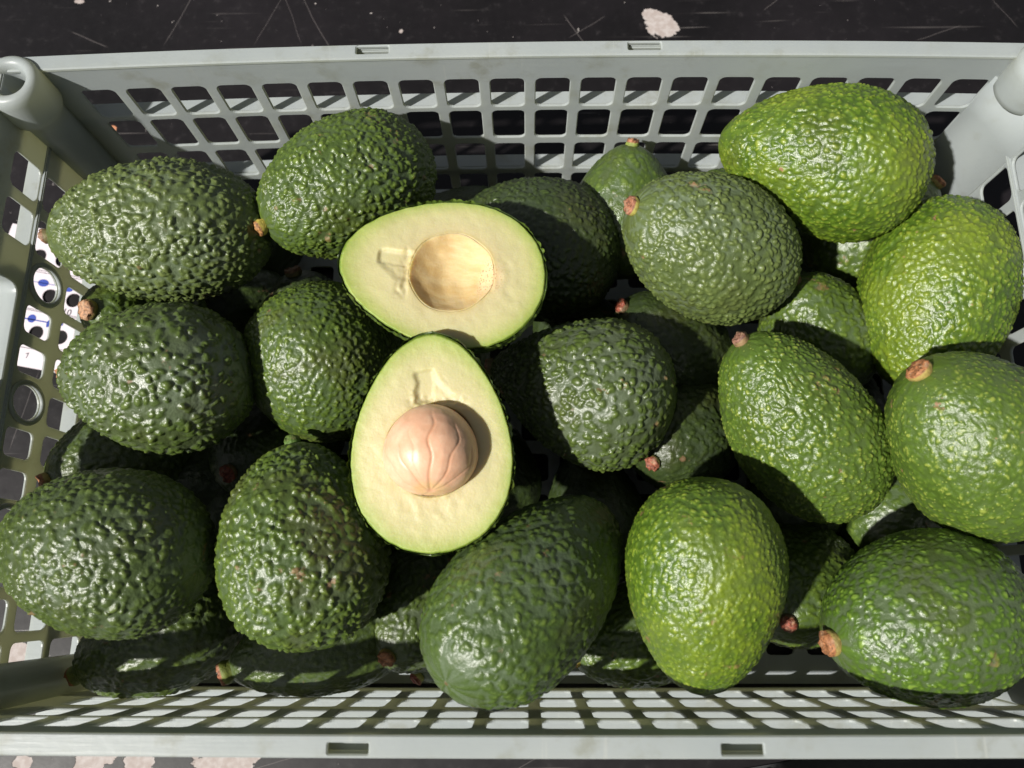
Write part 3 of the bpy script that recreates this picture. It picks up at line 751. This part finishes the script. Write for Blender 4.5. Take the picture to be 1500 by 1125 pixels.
# x y z L W theta tilt a b | pitch(mm) amp(mm) family extras | stem | label
FR = [
 ('A1', (-0.1898, 0.1807, 0.128, 0.1103, 0.0728, 186.2, 10.2, 0.12, 0.0), 3.9, 1.25, GY, dict(scars=.5), ('brown', .0035), 'large grey-green warty avocado lying on its side in the far left corner'),
 ('A2', (-0.096, 0.2098, 0.12, 0.1022, 0.0734, 216.7, 16, 0.12, 0.0), 3.4, 1.05, MD, dict(), ('yellow', .0042), 'upright looking dark green avocado against the far wall, yellow stem stub at its lower left'),
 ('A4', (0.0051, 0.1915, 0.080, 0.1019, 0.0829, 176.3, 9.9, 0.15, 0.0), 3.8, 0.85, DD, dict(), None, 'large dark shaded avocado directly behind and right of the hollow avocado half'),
 ('A5', (0.0598, 0.2183, 0.0712, 0.08, 0.068, 85, 42, 0.25, 0.0), 4.4, 0.45, SM, dict(), ('greenish', .0040), 'small smooth avocado by the far wall with its stem stub pointing at the crate wall'),
 ('A6', (0.0993, 0.1767, 0.112, 0.1037, 0.0759, 165.2, 28.6, 0.10, 0.0), 3.6, 1.05, GY, dict(scars=.7, patch_amt=.3), ('red', .0050), 'round grey-green avocado with pinkish stem stub, left of the bright pear-shaped one'),
 ('A7', (0.1619, 0.2261, 0.118, 0.1117, 0.0812, 159.7, -0.4, 0.28, 0.0), 3.3, 0.90, BR, dict(scars=.9, tip=(.190, .240, .028)), None, 'bright green pear-shaped avocado topmost in the far right corner, partly over the far wall'),
 ('A8', (0.1130, 0.2150, 0.060, 0.085, 0.062, 200, 0, 0.2, 0.0), 3.4, 0.7, MD, dict(), None, 'sliver of a green avocado showing between the far wall and the bright pear-shaped one'),
 ('A9', (0.2265, 0.1548, 0.092, 0.1119, 0.08, 256.2, -8.8, 0.1, 0.0), 3.1, 0.95, BR, dict(scars=.8, patch_amt=.35, tip=(.195, .240, .030)), None, 'bright yellow-green avocado standing on its narrow end by the right wall'),
 ('A10', (0.2124, 0.2123, 0.0541, 0.09, 0.064, 30.0, 40.0, 0.2, 0.0), 3.5, 0.8, MD, dict(), ('orange', .0044), 'low avocado in the far right corner, only orange stem and some skin showing'),
 ('A11', (0.1702, 0.1442, 0.063, 0.082, 0.07, 135, 45, 0.25, 0.0), 3.4, 0.8, MD, dict(bloom=.22), ('darkred', .0042), 'low avocado with dark red stem wedged below and right of the round grey-green one'),
 ('A12', (0.1412, 0.0802, 0.104, 0.1133, 0.0729, 131.1, 25.0, 0.15, 0.0), 3.1, 0.95, BG, dict(scars=.7, patch_amt=.2), ('pinkbrown', .0042), 'long green avocado speckled yellow, slanting down to the right, its lower end in shadow'),
 ('A13', (0.2171, 0.0670, 0.126, 0.1037, 0.0818, 140.7, 27.9, 0.15, 0.0), 3.1, 0.50, BG, dict(scars=.8, rough=.25, patch_amt=.1), ('orange', .0055), 'glossy bright green avocado with light specks and flat orange stem scar at the right wall'),
 ('A14', (0.2180, 0.0440, 0.042, 0.085, 0.065, 30, 0, 0.15, 0.0), 3.6, 0.6, SM, dict(), None, 'dark green avocado low under the glossy speckled one at the right wall'),
 ('A15', (0.1865, -0.0142, 0.112, 0.0997, 0.08, 192.3, 12.8, 0.15, 0.0), 3.5, 0.62, SM, dict(tip=(0.16, 0.25, 0.035), base=(.055, .105, .012), scars=.35), ('orange', .0058), 'large smooth green avocado in the near right corner with a prominent orange stem stub'),
 ('A16', (0.0816, 0.0012, 0.127, 0.0994, 0.0724, 267.3, -13.2, 0.2, 0.0), 2.6, 0.60, BR, dict(scars=.5, patch_amt=.45, patch=(.05, .09, .015)), None, 'finely speckled yellow-green avocado standing point down at the near wall'),
 ('A17', (0.149, -0.0006, 0.051, 0.083, 0.068, 225, 55, 0.25, 0.0), 3.4, 0.8, MD, dict(), ('darkred', .0046), 'low avocado with red-brown stem in the gap right of the finely speckled yellow-green one'),
 ('A18', (0.0024, -0.001, 0.12, 0.1255, 0.0735, 46, -31, 0.18, 0.0), 4.2, 0.8, SM, dict(scars=.5, rough=.22, base=(.052, .086, .017), valley=(.042, .070, .016), bloom=.25), None, 'smooth deep green avocado at the near wall showing its star-wrinkled blossom end'),
 ('A19', (-0.0554, -0.0105, 0.0622, 0.083, 0.066, 238, 50, 0.2, 0.0), 3.4, 0.8, DK, dict(valley=(.044, .060, .018)), ('orange', .0044), 'low dark avocado with round orange stem facing up below the seeded half'),
 ('A19b', (-0.0353, -0.0225, 0.0512, 0.07, 0.05, 225, 25, 0.25, 0.0), 3.4, 0.6, DK, dict(), ('redtorn', .0040), 'hidden avocado whose torn reddish stem pokes out under the star-wrinkled one'),
 ('A20', (0.0599, -0.0245, 0.061, 0.08, 0.056, 198, 22, 0.25, 0.0), 3.6, 0.8, MD, dict(), ('yellow', .0036), 'small low green avocado at the near wall with a yellowish stem at its left tip'),
 ('A21', (-0.1077, -0.0249, 0.0728, 0.096, 0.062, 200, 16, 0.3, 0.1), 3.0, 0.55, DK, dict(), ('olive', .0064), 'slender low avocado at the near wall, fat olive and red stem on its left tip'),
 ('A22', (-0.1066, 0.0206, 0.122, 0.0981, 0.0797, 100.7, -1.7, 0.15, 0.0), 4.1, 1.25, MD, dict(scars=.6, patch_amt=.5, patch=(.045, .035, .012), bloom=.2), ('green', .0036), 'very warty green avocado near the near wall, left of the star-wrinkled one, tiny green stem'),
 ('A23', (-0.2007, 0.0175, 0.126, 0.1059, 0.0778, 170.8, -11.5, 0.15, 0.0), 4.0, 1.05, DK, dict(bloom=.22), None, 'big dark warty avocado without visible stem at the left edge of the near left corner'),
 ('A24', (-0.2, -0.0247, 0.0596, 0.092, 0.064, 206, 3, 0.25, 0.0), 3.8, 0.95, DK, dict(bloom=.22), ('olive', .0050), 'low dark avocado in the near left corner, olive stem tip against the crate'),
 ('A25', (-0.2298, 0.0721, 0.0616, 0.086, 0.066, 215, 45, 0.25, 0.0), 3.6, 0.8, DK, dict(), ('orange', .0046), 'low avocado by the left wall, orange stem showing between the two big dark ones'),
 ('A26', (-0.1845, 0.1015, 0.128, 0.0966, 0.0752, 175.7, -5.4, 0.2, 0.0), 4.8, 1.35, DK, dict(base=(.054, .084, .016), valley=(.050, .070, .022), bloom=.35, scars=.6, pack=.48), ('orangeyellow', .0042), 'coarsely pebbled green avocado in the middle of the left side, stem toward the left wall'),
 ('A27', (-0.2194, 0.1501, 0.0801, 0.084, 0.058, 225, 72, 0.25, 0.0), 3.8, 0.8, MD, dict(), ('peach', .0052), 'low avocado under the far left one, broad peach stem scar beside the printed card'),
 ('A28', (-0.1081, 0.1194, 0.098, 0.0863, 0.0855, 48.8, -14.4, 0.1, 0.0), 2.9, 0.75, MD, dict(scars=1.0, bloom=.15, patch_amt=.4, patch=(.06, .05, .015)), None, 'finely grained green avocado with brown blotches left of the seeded half'),
 ('A30', (0.0284, 0.1022, 0.098, 0.1002, 0.0794, 162.5, -8.2, 0.35, 0.15), 4.3, 1.15, DK, dict(valley=(.044, .060, .018), pack=.50, bloom=.25), ('brown', .0045), 'dark pebbled pear-shaped avocado right of the seeded half, neck in its shadow'),
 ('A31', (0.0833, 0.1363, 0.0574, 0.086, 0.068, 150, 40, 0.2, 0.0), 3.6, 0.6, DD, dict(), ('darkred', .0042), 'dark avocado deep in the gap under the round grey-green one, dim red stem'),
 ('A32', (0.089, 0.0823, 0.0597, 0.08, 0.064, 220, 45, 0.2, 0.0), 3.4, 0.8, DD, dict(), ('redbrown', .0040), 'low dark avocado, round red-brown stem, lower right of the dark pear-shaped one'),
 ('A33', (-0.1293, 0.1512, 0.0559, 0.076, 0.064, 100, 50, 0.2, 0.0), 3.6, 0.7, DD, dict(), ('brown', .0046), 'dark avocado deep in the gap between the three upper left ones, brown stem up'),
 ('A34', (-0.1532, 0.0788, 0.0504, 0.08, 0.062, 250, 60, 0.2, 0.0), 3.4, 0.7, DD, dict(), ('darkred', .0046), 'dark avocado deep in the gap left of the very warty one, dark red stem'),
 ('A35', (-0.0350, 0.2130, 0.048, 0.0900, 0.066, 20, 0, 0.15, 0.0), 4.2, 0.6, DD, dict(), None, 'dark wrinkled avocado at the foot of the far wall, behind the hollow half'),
]
HID = 'dark filler avocado added under the pile so the gaps between upper ones stay dark'
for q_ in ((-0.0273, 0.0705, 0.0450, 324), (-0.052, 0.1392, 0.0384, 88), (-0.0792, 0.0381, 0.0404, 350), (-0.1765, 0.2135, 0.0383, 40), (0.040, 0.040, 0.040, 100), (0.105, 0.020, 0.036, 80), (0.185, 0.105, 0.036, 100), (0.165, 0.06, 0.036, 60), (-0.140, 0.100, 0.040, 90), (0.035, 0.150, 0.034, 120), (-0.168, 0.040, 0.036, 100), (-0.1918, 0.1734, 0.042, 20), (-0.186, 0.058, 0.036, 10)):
    FR.append(('H', (q_[0], q_[1], q_[2], .082, .060, q_[3], 0, .2, 0.), 3.6, .8, DD, dict(), None, HID))  # fillers added low down, in the darkest skin, to keep the gaps dark
STEMC = {
 'brown': ((0.30, 0.14, 0.07), (0.16, 0.13, 0.05)), 'yellow': ((0.50, 0.24, 0.08), (0.50, 0.40, 0.07)), 'greenish': ((0.42, 0.17, 0.08), (0.22, 0.27, 0.05)),
 'red': ((0.44, 0.18, 0.10), (0.36, 0.32, 0.07)), 'orange': ((0.46, 0.19, 0.075), (0.33, 0.25, 0.07)), 'darkred': ((0.30, 0.07, 0.035), (0.14, 0.09, 0.04)),
 'pinkbrown': ((0.32, 0.15, 0.10), (0.24, 0.15, 0.07)), 'redtorn': ((0.30, 0.07, 0.04), (0.40, 0.40, 0.10)), 'olive': ((0.36, 0.12, 0.05), (0.14, 0.17, 0.025)),
 'green': ((0.12, 0.20, 0.03), (0.10, 0.18, 0.03)), 'orangeyellow': ((0.52, 0.24, 0.09), (0.48, 0.33, 0.07)), 'peach': ((0.52, 0.27, 0.14), (0.36, 0.28, 0.09)), 'redbrown': ((0.36, 0.11, 0.06), (0.22, 0.20, 0.05)),
}
STEMM = {k: stem_mat('stem_' + k, v[0], v[1], i) for i, (k, v) in enumerate(STEMC.items())}
LOW = {'A5', 'A8', 'A10', 'A11', 'A14', 'A17', 'A19', 'A19b', 'A20', 'A21', 'A24', 'A25', 'A27', 'A31', 'A32', 'A33', 'A34', 'A35'}
for i, (key, g, pitch, amp, fam, ex, stem, label) in enumerate(FR):
    x, y, z, L, Wd, th, ti, a, b = g
    kw = dict(fam); kw.update(ex); kw['seed'] = float(i + 1); pack = kw.pop('pack', .56)
    mat = skin_mat('skin_of_avocado', **kw)
    n = 58 if key in LOW else 36 if key == 'H' else 100
    if fam in (DK, MD, GY): amp *= 1.12
    me = avocado_mesh(L, Wd, a, b, pitch * .001, amp * .001, 100 + i * 7, n, pack, .84 if key == 'A18' else .955, bend=(-0.006 if key == 'A7' else 0.0), pole_dent=(0.0016 if key == 'A18' else 0.0), stem_dip=bool(stem))
    M = frame(x, y, z, th, ti, 37.0 * i if key != 'A7' else 180)
    if stem:
        t = empty('avocado', M)
        link('skin', me, mat, t)
        s = link('stem', stem_mesh(stem[1] * .92, 0.0042 if key not in ('A15', 'A22') else 0.0052, i), STEMM[stem[0]], t)
        s.location = (0, 0, L / 2 - (0.0002 if key in ('A1', 'A2', 'A26', 'A21', 'A24') else 0.0012))
        s.rotation_euler = (0.12 * math.sin(i * 2.3), 0.14 * math.cos(i * 1.7), i)
    else:
        t = link('avocado', me, mat); t.matrix_world = M
    tag(t, label, 'avocado', 'whole avocados piled in the crate')

# ------------------------------------------------------------------ avocado halves
def half(name, label, g, rc, cav_off, depth, rect_sign, seed, with_seed, roll=0.0):
    x, y, z, L, Wd, th, ti, a = g
    th_, ti_ = R(th), R(ti)
    A = Vector((math.cos(ti_) * math.cos(th_), math.cos(ti_) * math.sin(th_), math.sin(ti_)))
    s = Vector((-math.sin(th_), math.cos(th_), 0)); n = A.cross(s)
    M = Matrix(((A.x, s.x, n.x), (A.y, s.y, n.y), (A.z, s.z, n.z))).to_4x4()   # local x = stem end, y = side, z = up off the cut
    M = Matrix.Translation((x, y, z)) @ M @ Matrix.Rotation(R(roll), 4, 'X')
    t = empty(name, M)
    tag(t, label, 'avocado half', 'two halves of one cut avocado')
    pm = pmax(a, 0)
    # --- outline
    K = 300
    u = np.cos(np.linspace(0, math.pi, 400))
    up = np.stack([u * L / 2, prof(u, a, 0) / pm * Wd / 2], 1)
    poly = np.concatenate([up, up[::-1][1:-1] * np.array([1, -1])])
    cx = -cav_off
    ang = np.arctan2(poly[:, 1], poly[:, 0] - cx); rad = np.hypot(poly[:, 1], poly[:, 0] - cx)
    o = np.argsort(ang); ang, rad = ang[o], rad[o]
    phi = np.linspace(-math.pi, math.pi, K, endpoint=False)
    Rr = np.interp(phi, ang, rad, period=2 * math.pi) * (0.996 + .004 * vnoise(np.stack([np.cos(phi) * 14, np.sin(phi) * 14, phi * 0], 1), seed + 77))
    # --- skin half
    nu, nv = 210, 150
    uu = np.cos(np.linspace(0.0, math.pi, nu)); vv = np.linspace(0, math.pi, nv)
    U, Vv = np.meshgrid(uu, vv, indexing='ij')
    rr = prof(U, a, 0) / pm * Wd / 2
    P = np.stack([U * L / 2, rr * np.cos(Vv), -rr * np.sin(Vv)], -1).reshape(-1, 3)
    e = 1e-3
    dr = (prof(np.clip(U + e, -1, 1), a, 0) - prof(np.clip(U - e, -1, 1), a, 0)) / (2 * e) / pm * Wd / 2
    nn = np.stack([-np.clip(dr, -20, 20) * 2 / L, np.cos(Vv), -np.sin(Vv)], -1).reshape(-1, 3)
    nn /= np.linalg.norm(nn, axis=1, keepdims=True)
    ax = np.stack([P[:, 1], P[:, 2], P[:, 0]], 1)
    h, rid = bump_field(ax, U.ravel(), Vv.ravel(), .0039, seed, (L, Wd, a, 0, 0))
    P = P + nn * ((h - .15) * .0017 + .0003)[:, None]
    edge = (np.abs(Vv.ravel()) < 1e-6) | (np.abs(Vv.ravel() - math.pi) < 1e-6)
    P[edge, 2] += 0.0002 + 0.0003 * vnoise(P[edge] * 900, seed + 4)
    i_, j_ = np.meshgrid(np.arange(nu - 1), np.arange(nv - 1), indexing='ij')
    Q = np.stack([i_ * nv + j_, i_ * nv + j_ + 1, (i_ + 1) * nv + j_ + 1, (i_ + 1) * nv + j_], -1).reshape(-1, 4)
    att = np.stack([np.clip(h, 0, 1), rid, np.abs(U.ravel()) * .9], 1)
    link('skin', np_mesh('half_skin', P, Q, attr={'skin': att}), skin_mat('skin_of_half', **dict(MD, seed=float(seed))), t)
    # --- cut flesh with stone cavity, polar about the cavity centre
    c_ = np.linspace(0.02, 1, 46)          # inside the cavity
    o_ = np.linspace(0, 1, 110)[1:]
    o_ = np.concatenate([np.array([0.002, 0.006, .012]), o_])
    rings_, T, CV = [], [], []
    cph, sph = np.cos(phi), np.sin(phi)
    rcp = rc * (1 + 0.05 * np.cos(phi) + .012 * np.sin(3 * phi + seed) + .008 * np.sin(7 * phi))   # the hole leans a bit to the stem end
    for c in c_:
        al = c * math.pi / 2
        r = rcp * math.sin(al); zz = -depth * (math.cos(al) if with_seed else math.cos(al) ** 2)
        rings_.append(np.stack([cx + r * cph, r * sph, np.full(K, zz)], 1)); T.append(np.zeros(K)); CV.append(np.full(K, 1.0 - .6 * max(0, (c - .86) / .14)))
    for q in o_:
        r = rcp + (Rr - rcp) * q
        rings_.append(np.stack([cx + r * cph, r * sph, np.zeros(K)], 1)); T.append(np.full(K, q)); CV.append(np.zeros(K))
    V = np.concatenate(rings_); T = np.concatenate(T); CV = np.concatenate(CV)
    # true distance to the rim drives colour, so the green band has an even width
    dist = np.full(len(V), 1.0)
    px = np.clip(V[:, 0] / (L / 2), -1, 1)
    ry = prof(px, a, 0) / pm * Wd / 2
    rim = 1 - np.maximum(np.abs(V[:, 1]) / np.maximum(ry, 1e-5), 0)
    dsup = np.minimum((1 - np.sqrt((px) ** 2 + (V[:, 1] / (Wd / 2)) ** 2 * .96)), 1)
    T = np.clip(T, 0, 1)
    lx, ly = V[:, 0] - cx, V[:, 1]
    out = np.arange(len(V)) >= len(c_) * K
    wig = vnoise(V * 300, seed + 40) * .0004 + vnoise(V * 1300, seed + 41) * .00012
    # torn pocket on the stem side of the stone: a square notch and a sloping facet next to it
    X0, X1 = rc * 1.13, rc * 1.80
    ys = ly * rect_sign + wig
    xs = lx + wig * 1.5
    soft = vnoise(np.stack([V[:, 0] * 260, V[:, 1] * 260, V[:, 2] * 0], 1), seed + 44) * .0008
    notch = sstep(X0 - .003, X0 + .001, xs) * (1 - sstep(X1 - .0012 + soft, X1 + .0010 + soft, xs)) * sstep(-.0012, .0002, ys) * (1 - sstep(.0056, .0080, ys + soft))
    slopeX1 = X1 - np.clip(-ys, 0, 1) * 1.25
    facet = sstep(rc * .98, rc * 1.12, xs) * (1 - sstep(slopeX1 - .0034 + soft, slopeX1 + .0026 + soft, xs)) * (1 - sstep(-.0012, .0002, ys)) * sstep(-.0195, -.0150, ys)
    fd = np.clip(1 - (-ys) / .017, 0, 1)
    V[:, 2] -= out * (notch * (.0015 + .0004 * np.clip((X1 - xs) / .01, 0, 1)) + facet * (.0003 + .0010 * fd))
    # crumbly torn flesh between pocket and stone
    torn = sstep(rc * .95, rc * 1.05, lx) * (1 - sstep(rc * 1.15, rc * 1.35, lx)) * (1 - sstep(.010, .016, np.abs(ly + rect_sign * .003)))
    V[:, 2] += out * torn * (vnoise(V * 480, seed + 50) * .0006 - .0005)
    # blossom end side: slight crumple below the stone
    cr = (1 - sstep(.0, .013, np.abs(lx + rc * 1.12))) * (1 - sstep(.008, .018, np.abs(ly)))
    V[:, 2] += out * cr * vnoise(V * 330, seed + 51) * .00025
    # knife waves and soft edge
    V[:, 2] += out * (vnoise(V * 55, seed + 60) * .0006 + vnoise(V * 260, seed + 61) * .00012)
    V[:, 2] -= .0009 * sstep(.955, 1.0, T) ** 2
    V[:, 2] -= out * .0007 * (1 - sstep(0.0, .03, T))
    # cavity wall fibres
    V[:, 2] += (~out) * vnoise(V * 180, seed + 62) * .0005
    mk = (~out) * (1 - sstep(.0035, .0075, np.hypot(lx + rc * .86, (ly) * .55)))
    mk = np.maximum(mk, out * (1 - sstep(.001, .006, np.hypot(lx + rc * 1.0, ly * .6))) * .8) if not with_seed else np.zeros(len(V))
    nR = len(c_) + len(o_)
    i_, j_ = np.meshgrid(np.arange(nR - 1), np.arange(K), indexing='ij')
    Q = np.stack([i_ * K + j_, (i_ + 1) * K + j_, (i_ + 1) * K + (j_ + 1) % K, i_ * K + (j_ + 1) % K], -1).reshape(-1, 4)
    V = np.concatenate([V, [[cx, 0, -depth]]]); T = np.append(T, 0); CV = np.append(CV, 1); mk = np.append(mk, 0)
    tr_ = [(len(V) - 1, k, (k + 1) % K) for k in range(K)]
    link('flesh', np_mesh('half_flesh', V, Q, tr_, attr={'flesh': np.stack([T, CV, mk], 1)}), FLESH, t)
    if with_seed:
        D, Qs = cubesphere(84)
        # seed axis: base pole (where the creases meet) towards the blossom end and up towards the viewer
        bp = np.array([-0.90, -0.04, 0.45]); bp /= np.linalg.norm(bp)
        a1 = np.cross(bp, [0, 1, 0]); a1 /= np.linalg.norm(a1); a2 = np.cross(bp, a1)
        lon = np.arctan2(D @ a2, D @ a1); lat = D @ bp          # 1 at base pole
        rs = rc * 0.985
        sc = np.ones(len(D))
        dep = np.zeros(len(D))
        for (l0, w, dd, amp_) in ((-0.10, .060, 1.0, .10), (0.62, .05, .8, .22), (-0.62, .05, .8, .2), (1.15, .045, .55, .3), (-1.2, .05, .6, .26), (1.8, .06, .5, .2), (-1.9, .06, .4, .2), (.28, .035, .4, .15), (2.7, .06, .5, .1)):
            lc = l0 + math.pi + .45 * amp_ * (1 - lat) * np.sin(2.2 * lat + l0 * 3) + .05 * np.sin(9 * lat + l0 * 5)
            d = np.angle(np.exp(1j * (lon - lc))) * np.sqrt(np.clip(1 - lat * lat, 0.0, 1))
            reach = sstep(-.75 if dd > .9 else -.2 - .3 * math.sin(l0 * 7), .25, lat)
            dep = np.maximum(dep, dd * reach * np.exp(-(d / (w * .55)) ** 2) * .55 + dd * reach * .55 * np.exp(-(d / (w * 3.2)) ** 2))
        pole = np.exp(-((1 - lat) / .006))
        dep = np.maximum(dep, pole * .9)
        sc -= dep * .027
        sc += .012 * vnoise(D * 2.2, seed + 90) + .004 * vnoise(D * 7, seed + 91)
        Ps = D * (rs * sc)[:, None]
        q_ = Ps[:, 0] / rs
        Ps[:, 1] *= 1.05 - .07 * q_
        Ps[:, 0] = np.where(q_ < 0, Ps[:, 0] * .97, Ps[:, 0] * 1.05)
        sm = np_mesh('seed', Ps, Qs, attr={'seed': np.stack([np.clip(dep, 0, 1) ** 1.5, sstep(.9, .99, lat) * (1 - pole), dep * 0], 1)})
        so = link('seed', sm, SEED, t)
        so.location = (cx + .0003, 0, rc * 0.10)
    return t

half('avocado_half', 'upper cut half with an empty orange stone hollow, stem end to the left',
     (-0.0402, 0.1481, 0.150, 0.1009, 0.0770, 171.0, 2.1, 0.17), 0.0204, 0.0055, 0.0105, -1, 501, False, 2)
half('avocado_half', 'lower cut half still holding its pinkish brown seed, stem end pointing up',
     (-0.0430, 0.0638, 0.152, 0.1001, 0.0740, 90.3, 8.0, 0.20), 0.0205, 0.0048, 0.0185, 1, 733, True, 0)

# ------------------------------------------------------------------ printed card on the table
cm = plain_mat('white_printed_card', (0.62, 0.56, 0.60), 0.5, 0.05, 0.1)
ink_b = plain_mat('blue_ink', (0.03, 0.06, 0.32), 0.5)
ink_k = plain_mat('black_ink', (0.02, 0.02, 0.03), 0.5)
ca = R(-11)
CC = Vector((-0.3349, 0.1687, 0.0))
card = empty('printed_card', Matrix.Translation(CC) @ Matrix.Rotation(ca, 4, 'Z'))
tag(card, 'white punched card with blue marks and small numbers on the table outside the left wall', 'card')
holes = []
for i in range(-2, 3):
    for j in range(0, 3):
        holes.append(ell(i * 0.0175, j * 0.0273, 0.0102, 0.0102, 24))
plate('card_sheet', [(-0.045, -0.0245), (0.045, -0.0245), (0.045, 0.075), (-0.045, 0.075)], holes, 0.0008, lambda u, v, w: (u, v, w + .0006), card, 0, cm)
def flat(name, pts_, z, mat, th=.00012):
    bm = bmesh.new()
    lo = [bm.verts.new((p[0], p[1], z)) for p in pts_]; hi = [bm.verts.new((p[0], p[1], z + th)) for p in pts_]
    bm.faces.new(hi); bm.faces.new(lo[::-1])
    for k in range(len(pts_)): bm.faces.new((lo[k], lo[(k + 1) % len(pts_)], hi[(k + 1) % len(pts_)], hi[k]))
    me = bpy.data.meshes.new(name); bm.to_mesh(me); bm.free()
    return link(name, me, mat, card, smooth=False)
zt = .00142
def blob(bx, by, rx, ry):
    flat('blue_mark', [(bx + rx * math.cos(k * math.pi / 6), by + ry * math.sin(k * math.pi / 6)) for k in range(12)], zt, ink_b)
def bar(x0, x1, y, h, m, nm): flat(nm, [(x0, y - h), (x1, y - h), (x1, y + h), (x0, y + h)], zt, m)
blob(-.0075, .0357, .0040, .0027); blob(-.0064, .0093, .0030, .0030); blob(.0062, .0078, .0013, .0028); blob(.0114, .0345, .0032, .0020); blob(.0145, .0090, .0020, .0014)
bar(-.017, .006, .0356, .0002, ink_b, 'blue_mark'); bar(-.017, .0056, .0086, .0004, ink_b, 'blue_mark'); bar(.006, .02, .0366, .0002, ink_b, 'blue_mark')
for yy in (.0150, .0160, -.0085, -.0115, .0430, .0444):
    bar(-.044, .044, yy, .00016, ink_k, 'printed_line')
def text(s, x, y, size, rot=0.0):
    cu = bpy.data.curves.new('number', 'FONT'); cu.body = s; cu.size = size; cu.extrude = .0001; 
    tmp = bpy.data.objects.new('tmp', cu); me = bpy.data.meshes.new_from_object(tmp); bpy.data.objects.remove(tmp)
    me.materials.append(ink_k); o = bpy.data.objects.new('printed_number', me); col.objects.link(o); o.parent = card; o.location = (x, y, zt); o.rotation_euler = (0, 0, rot)
text('10', .0128, .0160, .0066)
text('12', .0125, -.0125, .0066)
text('7', -.0010, -.0185, .0050, .3)

# ------------------------------------------------------------------ dark cloth at the lower right
n = 90
g = np.linspace(-1, 1, n)
GX, GY_ = np.meshgrid(g, g, indexing='ij')
rad = (np.abs(GX) ** 2.6 + np.abs(GY_) ** 2.6)
hz = np.clip(1 - rad, 0, 1) ** 0.42
Pn = np.stack([GX.ravel() * 2.2, GY_.ravel() * 1.6, 0 * GX.ravel()], 1)
fold = vnoise(Pn * np.array([1.2, 3.5, 1]), 5) * .5 + vnoise(Pn * 4, 6) * .2
ramp = 0.050 + 0.34 * sstep(0.86, 0.42, GY_.ravel())          # height out of view is added to throw shade over the corner
V = np.stack([GX.ravel() * 0.170, GY_.ravel() * 0.115, hz.ravel() * ramp * (1 + .12 * fold) + .0008], 1)
i_, j_ = np.meshgrid(np.arange(n - 1), np.arange(n - 1), indexing='ij')
Q = np.stack([i_ * n + j_, (i_ + 1) * n + j_, (i_ + 1) * n + j_ + 1, i_ * n + j_ + 1], -1).reshape(-1, 4)
cl = link('cloth_added_for_shade', np_mesh('cloth', V, Q), plain_mat('charcoal_cloth', (0.028, 0.028, 0.031), 0.9, 0.3, 0.6, 900.0))
cl.location = (0.215, -0.205, 0); cl.rotation_euler = (0, 0, R(9))
tag(cl, 'dark charcoal clothing outside the near right corner, its unseen height added to cast shade', 'cloth')
